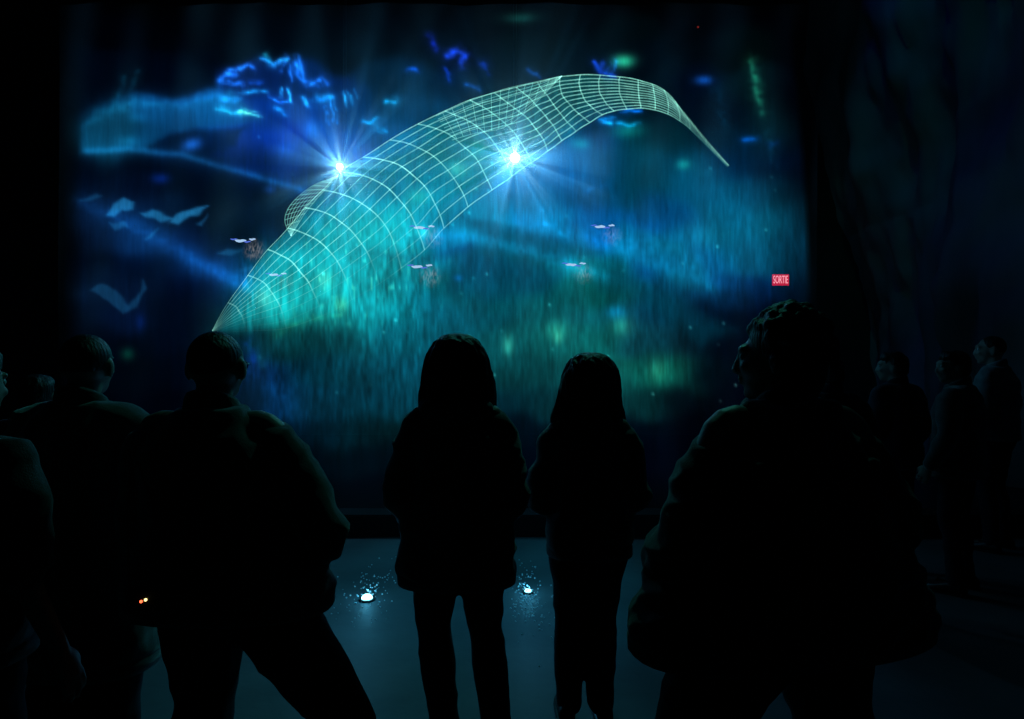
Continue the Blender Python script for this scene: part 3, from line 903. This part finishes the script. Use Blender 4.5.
# ------------------------------------------------------------------ the whale drawn in light
RINGS = [((212, 331), (212, 331), (213, 333)), ((228, 303), (242, 306), (246, 331)), ((248, 275), (276, 282), (286, 328)), ((268, 250), (308, 262), (322, 316)),
         ((288, 228), (338, 238), (352, 300)), ((305, 208), (364, 218), (378, 284)), ((322, 190), (386, 196), (402, 268)), ((341, 172), (405, 176), (424, 250)),
         ((363, 157), (424, 158), (444, 228)), ((390, 140), (446, 146), (468, 207)), ((418, 124), (470, 132), (492, 190)), ((445, 111), (495, 126), (512, 176)),
         ((470, 100), (518, 124), (531, 163)), ((494, 93), (538, 120), (548, 151)), ((516, 87), (548, 112), (562, 141)), ((538, 82), (552, 106), (576, 131)),
         ((560, 77), (556, 100), (590, 122)), ((580, 75), (574, 97), (602, 115)), ((600, 75), (594, 94), (614, 111)), ((620, 77), (616, 92), (627, 109)),
         ((638, 80), (638, 94), (641, 108)), ((652, 84), (656, 96), (655, 110)), ((664, 90), (670, 101), (668, 114)), ((675, 101), (680, 110), (680, 121)),
         ((687, 117), (690, 122), (690, 129)), ((706, 140), (706, 142), (706, 145)), ((728, 165), (728, 165), (728, 167))]
RG = np.array(RINGS, float)


def catmull(P, t):
    i = min(int(t), len(P) - 2)
    f = t - i
    p0, p1, p2, p3 = P[max(i - 1, 0)], P[i], P[i + 1], P[min(i + 2, len(P) - 1)]
    return .5 * ((2 * p1) + (p2 - p0) * f + (2 * p0 - 5 * p1 + 4 * p2 - p3) * f * f + (3 * p1 - p0 - 3 * p2 + p3) * f ** 3)


def whale_px(u, v):
    r = catmull(RG, u)
    a, c, b = r
    mid = c
    jit = np.array([noise.noise(Vector((u * .9, v * 5, 1))), noise.noise(Vector((u * .9, v * 5, 9)))]) * min(1.2, np.linalg.norm(a - b) * .02)
    return (1 - v) ** 2 * a + 2 * v * (1 - v) * mid + v * v * b + jit


def whale_pt(u, v, back=False):
    p = whale_px(u, v)
    r = catmull(RG, u)
    w = np.linalg.norm(r[0] - r[2]) / F * CD
    bulge = math.sin(pi * min(max(v, 0), 1)) * w * .22
    return at(p[0], p[1], CD - .12 - (0 if back else bulge) + (0 if not back else -.02))


WU = len(RINGS) - 1
wc = at(430, 200, CD)
whale = thing('whale', 'glowing teal wireframe whale arching across the water curtain', 'whale', (wc.x, wc.y, wc.z))
whale_o = Vector((wc.x, wc.y, wc.z))


def fade(u, v):
    """how strongly the drawn line shows: the belly of the front half dissolves into the water"""
    front = min(max((9.5 - u) / 4, 0), 1)
    f = 1 - front * min(max((v - .45) / .4, 0), 1) * .95
    nose = min(max((u - .2) / 1.5, .45), 1)
    nose *= 1 - .86 * min(max((u - 21.5) / 3, 0), 1)
    return f * nose * (.8 + .35 * noise.noise(Vector((u * 1.7, v * 6, 3))))


def light_lines(name, paths, radius, mat, parent, rad=None):
    """thin round lines; paths = [(points, brightness)]"""
    verts, faces, cols = [], [], []
    for pts, br in paths:
        base = len(verts)
        n = len(pts)
        for i, p in enumerate(pts):
            d = (pts[min(i + 1, n - 1)] - pts[max(i - 1, 0)])
            d = d.normalized() if d.length > 1e-6 else Vector((1, 0, 0))
            u = d.cross(Vector((0, 1, 0)))
            u = u.normalized() if u.length > 1e-4 else Vector((1, 0, 0))
            v = d.cross(u).normalized()
            for k in range(5):
                a = 2 * pi * k / 5
                verts.append(tuple(p - whale_o + (u * math.cos(a) + v * math.sin(a)) * radius * (rad[i] if rad else 1)))
                c = br[i] if hasattr(br, '__len__') else br
                c = max(c, 0)
                cols += [c * .34, c * .95, c * .78, 1]
        for i in range(n - 1):
            for k in range(5):
                faces.append((base + i * 5 + k, base + i * 5 + (k + 1) % 5, base + (i + 1) * 5 + (k + 1) % 5, base + (i + 1) * 5 + k))
    me = bpy.data.meshes.new(name)
    me.from_pydata(verts, [], faces)
    ca = me.color_attributes.new('picture', 'FLOAT_COLOR', 'POINT')
    ca.data.foreach_set('color', cols)
    return obj(name, me, mat, parent)


line_mat = mat_light_picture('whale_line_light', .27, streak=.25)
paths = []
NV = 11
for j in range(NV + 1):
    v = j / NV
    us = np.linspace(.02, WU, 170)
    vv = v
    g = [fade(u, v) * (1.1 if j in (0, NV) else .85) for u in us]
    paths.append(([whale_pt(u, v) for u in us], g))
rad = [min(1, .45 + .05 * u, .4 + .22 * max(0, WU - 1 - u) * .6 + .05) for u in us]
body_lines = light_lines('body_mesh', paths, .0095 * KS, line_mat, whale, rad)
paths = []
for i in range(1, WU):
    vs_ = np.linspace(0, 1, 26)
    b = 1.25 if 3 <= i <= 8 else .85
    paths.append(([whale_pt(i, v) for v in vs_], [fade(i, v) * b for v in vs_]))
light_lines('rib_lines', paths, .011 * KS, line_mat, whale)

# skin: the dim teal body between the lines
us = np.linspace(0, WU, 150)
vs_ = np.linspace(0, 1, 24)
verts = [tuple(whale_pt(u, v) + Vector((0, .03, 0)) - whale_o) for u in us for v in vs_]
fc = [(a * 24 + b, a * 24 + b + 1, (a + 1) * 24 + b + 1, (a + 1) * 24 + b) for a in range(149) for b in range(23)]
me = bpy.data.meshes.new('skin')
me.from_pydata(verts, [], fc)
ca = me.color_attributes.new('picture', 'FLOAT_COLOR', 'POINT')
cols = []
for u in us:
    for v in vs_:
        e = min(1, u / 2) * (1 - min(max((v - .7) / .3, 0), 1) * (1 if u < 10 else .4)) * (1 - .75 * min(max((u - 8) / 12, 0), 1))
        cols += [.003 * e, .11 * e, .12 * e, 1]
ca.data.foreach_set('color', cols)
me.polygons.foreach_set('use_smooth', [True] * len(me.polygons))
obj('skin', me, mat_light_picture('whale_skin_light', 1.0, streak=.3), whale)

# far flipper (dense little mesh, upper left)
A = [(338, 176), (316, 184), (299, 196), (288, 209), (285, 222), (291, 236)]
B = [(338, 176), (330, 185), (322, 193), (314, 202), (303, 216), (291, 236)]


def patch_paths(A, B, nu, nv, br, D, depth=.12):
    A, B = np.array(A, float), np.array(B, float)

    def P(u, v):
        a = catmull(A, u * (len(A) - 1) * .9999)
        b = catmull(B, u * (len(B) - 1) * .9999)
        p = a * (1 - v) + b * v
        return at(p[0], p[1], D - depth * math.sin(pi * v))
    out = []
    for j in range(nv + 1):
        out.append(([P(u, j / nv) for u in np.linspace(0, 1, 40)], br))
    for i in range(1, nu):
        out.append(([P(i / nu, v) for v in np.linspace(0, 1, 12)], br))
    return out


light_lines('flipper', patch_paths(A, B, 13, 7, .55, CD - .1), .0065 * KS, line_mat, whale)
A = [(436, 116), (470, 101), (505, 89), (535, 82), (562, 76)]
B = [(452, 140), (476, 133), (502, 128), (526, 112), (562, 76)]
light_lines('dorsal_fin', patch_paths(A, B, 15, 8, .5, CD - .28, .1), .0060 * KS, line_mat, whale)
A = [(664, 90), (684, 112), (706, 139), (729, 165)]
B = [(672, 106), (690, 122), (706, 142), (729, 166)]
light_lines('tail_fluke', patch_paths(A, B, 12, 3, .22, CD - .14, .05), .0045 * KS, line_mat, whale)

# ------------------------------------------------------------------ glimmers on the water: bright dash with a warm smudge below it
glint_mat = mat_emit('glint_light', (.45, .68, 1.0), .85)
glint_blue = mat_emit('glint_blue_light', (.12, .22, 1.0), .65)


def glimmer(px, py, label, k=1.0, warm=.10, turn=0):
    c = at(px, py, CD - .08)
    t = thing('light_glimmer', label, 'light spot', tuple(c), 0, 'paired light glimmers on the water curtain')
    k *= KS * 1.15
    warm *= .75
    r = random.Random(int(px * 3 + py))
    for nm, mat_, dx, dz, w_, h_ in (('glint', glint_mat, -.06, .005, .095, .022), ('glint', glint_mat, .135, .028, .055, .015),
                                     ('blue_glint', glint_blue, -.17, .03, .06, .010), ('blue_glint', glint_blue, .05, -.012, .06, .012)):
        bm = bmesh.new()
        ball(bm, (0, 0, 0), (1, 1, 1), 20)
        for v in bm.verts:
            x, y, z = v.co
            q = 1 + .25 * noise.noise(Vector((x * 2.5 + px, z * 1.5, py)))
            v.co = Vector(((dx + x * w_ * q) * k, y * .006, (dz + z * h_ * q + .004 * math.sin(x * 4 + px) ) * k))
        obj(nm, to_mesh(bm, nm), mat_, t)
    # warm grainy smudge
    verts, faces, cols = [], [], []
    n = 34
    for a in range(n):
        for b in range(n):
            x, z = -1 + 2 * a / (n - 1), -1 + 2 * b / (n - 1)
            q = x * x + z * z
            g = max(0, math.exp(-q * 2.6) - .075)
            g *= .35 + 1.3 * noise.noise(Vector((x * 9 + px, z * 3.2, py))) + .6 * noise.noise(Vector((x * 16, z * 9 + px, py)))
            c_ = warm * 2.2 * max(g, 0)
            verts.append((.15 + x * .22, .03 + .01 * q, -.14 + z * .22))
            cols += [c_ * .75, c_ * .66, c_ * .62, 1]
    for a in range(n - 1):
        for b in range(n - 1):
            faces.append((a * n + b, (a + 1) * n + b, (a + 1) * n + b + 1, a * n + b + 1))
    me = bpy.data.meshes.new('warm_smudge')
    me.from_pydata(verts, [], faces)
    me.color_attributes.new('picture', 'FLOAT_COLOR', 'POINT').data.foreach_set('color', cols)
    o = obj('warm_smudge', me, mat_light_picture('warm_smudge_light', 1.0), t)
    o.scale = (k, 1, k)


glimmer(244, 241, "leftmost light glimmer, on dark water left of the whale's head", .9, .16)
glimmer(277, 275, "light glimmer on the whale's jaw, just above the large head below it", .75, .05)
glimmer(423, 228, 'upper of two stacked light glimmers below the belly of the whale', .9, .09)
glimmer(421, 267, 'lower of two stacked light glimmers below the belly of the whale', .9, .12)
glimmer(575, 265, 'light glimmer inside a green patch, centre right of the curtain', .85, .09)
glimmer(604, 227, 'rightmost light glimmer, on blue water above the green patch', .85, .07)

# ------------------------------------------------------------------ projectors shining through the curtain
def ray_light(name, loc, energy, col, size, rays, parent=None, seed=0.0):
    ld = bpy.data.lights.new(name, 'POINT')
    ld.energy = energy
    ld.color = col
    ld.shadow_soft_size = size
    if rays:
        ld.use_nodes = True
        nt = ld.node_tree
        N, L = nt.nodes, nt.links
        em = next(n for n in N if n.type == 'EMISSION')
        tc = N.new('ShaderNodeTexCoord')
        sp = N.new('ShaderNodeSeparateXYZ')
        L.new(tc.outputs['Normal'], sp.inputs[0])
        at2 = N.new('ShaderNodeMath')
        at2.operation = 'ARCTAN2'
        L.new(sp.outputs['Z'], at2.inputs[0])
        L.new(sp.outputs['X'], at2.inputs[1])
        cb = N.new('ShaderNodeCombineXYZ')
        mu = N.new('ShaderNodeMath')
        mu.operation = 'SINE'
        mc = N.new('ShaderNodeMath')
        mc.operation = 'COSINE'
        L.new(at2.outputs[0], mu.inputs[0])
        L.new(at2.outputs[0], mc.inputs[0])
        L.new(mu.outputs[0], cb.inputs[0])
        L.new(mc.outputs[0], cb.inputs[1])
        cb.inputs[2].default_value = seed
        nz = N.new('ShaderNodeTexNoise')
        nz.inputs['Scale'].default_value = rays
        nz.inputs['Detail'].default_value = 1.5
        L.new(cb.outputs[0], nz.inputs['Vector'])
        mr = N.new('ShaderNodeMapRange')
        mr.inputs['From Min'].default_value = .42
        mr.inputs['From Max'].default_value = .68
        mr.inputs['To Min'].default_value = .45
        mr.inputs['To Max'].default_value = 2.2
        L.new(nz.outputs[0], mr.inputs[0])
        L.new(mr.outputs[0], em.inputs['Strength'])
    lo = bpy.data.objects.new(name, ld)
    C.objects.link(lo)
    lo.location = loc
    if parent:
        lo.parent = parent
    return lo


def projector(px, py, label, lens_r, e_far, e_near, seed):
    Dp = CD + .34
    c = at(px, py, Dp)
    foot = at(px, py, CD) - c
    t = thing('projector', label, 'projector', tuple(c), 0, 'projectors behind the water curtain')
    bm = bmesh.new()
    box(bm, (0, .22, 0), (.46, .36, .17), bevel=.02)
    for i in range(6):
        box(bm, (-.15 + i * .06, .22, .09), (.03, .26, .008))
    obj('housing', to_mesh(bm, 'housing', False), M['plastic'], t)
    bm = bmesh.new()
    cyl(bm, (0, .02, 0), lens_r + .03, .06, 'Y', 32)
    obj('lens_barrel', to_mesh(bm, 'lens_barrel', False), M['metal'], t)
    bm = bmesh.new()
    ball(bm, (0, -.012, 0), (lens_r, .03, lens_r), 28)
    obj('lens', to_mesh(bm, 'lens'), mat_emit('projector_lens_light', (.55, .9, 1.0), 14), t)
    bm = bmesh.new()
    top = 11.4 - c.z
    cyl(bm, (0, .22, top / 2 + .08), .02, top, 'Z', 12)
    box(bm, (0, .22, .10), (.22, .12, .02))
    obj('hanging_rod', to_mesh(bm, 'hanging_rod', False), M['metal'], t)
    ray_light('projector_beam', (foot.x, -.04, foot.z), e_far, (.08, .5, 1.0), 0.0, 5.0, t, seed)
    ray_light('projector_glow', (foot.x, -.34 + .11, foot.z), e_near, (.3, .75, 1.0), 0.0, 3.5, t, seed + 5)


projector(515, 158, 'bright projector shining through the curtain under the middle of the whale', .050, 19, 9, 1.3)
projector(340, 167, 'smaller bright projector shining through the curtain by the flipper of the whale', .034, 11, 5, 4.1)

# ------------------------------------------------------------------ exit sign, standby dot
ep = at(780.5, 280, 13.86)
sign = thing('exit_sign', 'small red lit SORTIE exit sign on the back wall at the right', 'sign', tuple(ep), 0)
bm = bmesh.new()
box(bm, (0, .03, 0), (.36, .06, .25), bevel=.01)
obj('casing', to_mesh(bm, 'casing', False), M['plastic'], sign)
bm = bmesh.new()
box(bm, (0, -.004, 0), (.33, .008, .22))
obj('panel', to_mesh(bm, 'panel', False), mat_emit('sign_red_light', (.75, .008, .03), .7), sign)
cu = bpy.data.curves.new('t', 'FONT')
cu.body = 'SORTIE'
cu.size = .115
cu.align_x = 'CENTER'
cu.align_y = 'CENTER'
cu.extrude = .003
to = bpy.data.objects.new('t', cu)
C.objects.link(to)
dg = bpy.context.evaluated_depsgraph_get()
tm = bpy.data.meshes.new_from_object(to.evaluated_get(dg))
bpy.data.objects.remove(to)
wd = max(v.co.x for v in tm.vertices) - min(v.co.x for v in tm.vertices)
for v in tm.vertices:
    v.co = Vector((v.co.x * .29 / wd, -.011 - v.co.z, v.co.y * 1.9))
tx = obj('lettering', tm, mat_emit('sign_letter_light', (1.0, .35, .42), 1.1), sign)

rp = at(698, 27, 13.93)
t = thing('standby_light', 'tiny dim red dot of light high on the back wall', 'indicator light', tuple(rp))
bm = bmesh.new()
ball(bm, (0, 0, 0), (.022, .015, .022), 12)
obj('dot', to_mesh(bm, 'dot'), mat_emit('standby_red_light', (.35, .03, .02), .35), t)
bm = bmesh.new()
box(bm, (0, .05, 0), (.12, .08, .08), bevel=.01)
obj('casing', to_mesh(bm, 'casing2', False), M['plastic'], t)

# ------------------------------------------------------------------ added glows for the projectors' reflections in the wet floor, with splashing drops
def floor_glint(px, py, label, n, seed, ext, power, r0, dlabel):
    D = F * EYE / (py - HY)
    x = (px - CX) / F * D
    t = thing('floor_glint', label, 'floor glint', (x, D, 0), 0, 'added reflection glows on the wet floor')
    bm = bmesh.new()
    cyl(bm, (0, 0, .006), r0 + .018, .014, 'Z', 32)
    obj('rim', to_mesh(bm, 'rim', False), M['metal'], t)  # rim and lens form an invented fitting in place of a reflection
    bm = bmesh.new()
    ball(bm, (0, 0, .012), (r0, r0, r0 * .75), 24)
    obj('lens', to_mesh(bm, 'lens'), mat_emit('floor_glint_glow', (.25, .8, 1.0), 9), t)
    ld = bpy.data.lights.new('added_drop_light', 'POINT')  # added lamp above the floor, lights the drops from the viewer's side
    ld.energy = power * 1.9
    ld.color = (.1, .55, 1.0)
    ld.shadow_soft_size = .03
    lo = bpy.data.objects.new('added_drop_light', ld)
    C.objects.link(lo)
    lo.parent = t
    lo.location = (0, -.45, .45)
    ld2 = bpy.data.lights.new('added_halo_light', 'POINT')  # added lamp that throws the halo around the glint
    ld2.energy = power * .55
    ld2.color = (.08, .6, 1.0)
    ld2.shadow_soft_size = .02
    lo2 = bpy.data.objects.new('added_halo_light', ld2)
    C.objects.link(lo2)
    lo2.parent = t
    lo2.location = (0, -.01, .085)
    r = random.Random(seed)
    bm = bmesh.new()
    for i in range(n):
        a = r.uniform(0, 2 * pi)
        q = abs(r.gauss(0, 1))
        dx, dy = q * math.cos(a) * ext[0], q * math.sin(a) * ext[1] + ext[2]
        rr = r.uniform(.0022, .0052)
        ball(bm, (x + dx, D + dy, rr + .001 + (r.random() ** 4) * .06), (rr * 1.3, rr, rr), 6)
    tag(obj('water_drops', to_mesh(bm, 'water_drops'), M['drop']), dlabel, 'water drops', kind='stuff')


floor_glint(367, 600, 'larger added reflection glow on the wet floor between the man and the bob-haired woman', 150, 2, (.12, .42, .12), 1.0, .036, 'glinting water drops splashed around the left floor glint')
floor_glint(528, 593, 'smaller added reflection glow on the wet floor between the two women', 230, 3, (.085, .42, -.10), 1.0, .022, 'glinting water drops splashed around the floor glint between the women')

# ------------------------------------------------------------------ light
def area(name, loc, rot, size, energy, col):
    ld = bpy.data.lights.new(name, 'AREA')
    ld.energy = energy
    ld.color = col
    ld.size = size
    o = bpy.data.objects.new(name, ld)
    C.objects.link(o)
    o.location = loc
    o.rotation_euler = rot
    return o


# unseen spots added to light the rims, the floor and the rock wall
def spot_l(name, loc, target, energy, col, ang, blend=.8, size=.15):
    ld = bpy.data.lights.new(name, 'SPOT')
    ld.energy = energy
    ld.color = col
    ld.spot_size = math.radians(ang)
    ld.spot_blend = blend
    ld.shadow_soft_size = size
    o = bpy.data.objects.new(name, ld)
    C.objects.link(o)
    o.location = loc
    o.rotation_euler = (Vector(target) - Vector(loc)).to_track_quat('-Z', 'Y').to_euler()
    return o


spot_l('added_spot_green', (2.5, 4, 11), (6.0, 9.8, 6.2), 240, (.05, .9, .5), 24)
spot_l('added_spot_floor', (.1, 6.6, 9), (-.1, 5.1, 0), 420, (.005, .5, .8), 21)
spot_l('added_spot_rim', (1.2, 7.0, 6.2), (-1.2, 2.2, 1.4), 130, (.10, 1.0, .78), 46)
spot_l('added_spot_wall', (3.6, 9.5, 10.5), (6.3, 10.5, 3.5), 130, (.01, .02, 1.0), 50)

w = bpy.data.worlds.new('world')
w.use_nodes = True
w.node_tree.nodes['Background'].inputs[0].default_value = (.0008, .0012, .006, 1)
w.node_tree.nodes['Background'].inputs[1].default_value = 1
bpy.context.scene.world = w

# ------------------------------------------------------------------ camera
cd = bpy.data.cameras.new('camera')
cd.sensor_width = 36
cd.lens = 36 * F / 1024
cd.shift_y = -(359.5 - HY) / 1024
cam = bpy.data.objects.new('camera', cd)
C.objects.link(cam)
cam.location = (0, 0, EYE)
cam.rotation_euler = (pi / 2, 0, 0)
sc = bpy.context.scene
sc.camera = cam
sc.view_settings.view_transform = 'Standard'
sc.view_settings.look = 'None'
sc.view_settings.gamma = 1
sc.view_settings.exposure = 0
sc.view_settings.use_curve_mapping = False
sc.cycles.use_denoising = True
sc.cycles.max_bounces = 8
sc.cycles.transparent_max_bounces = 24
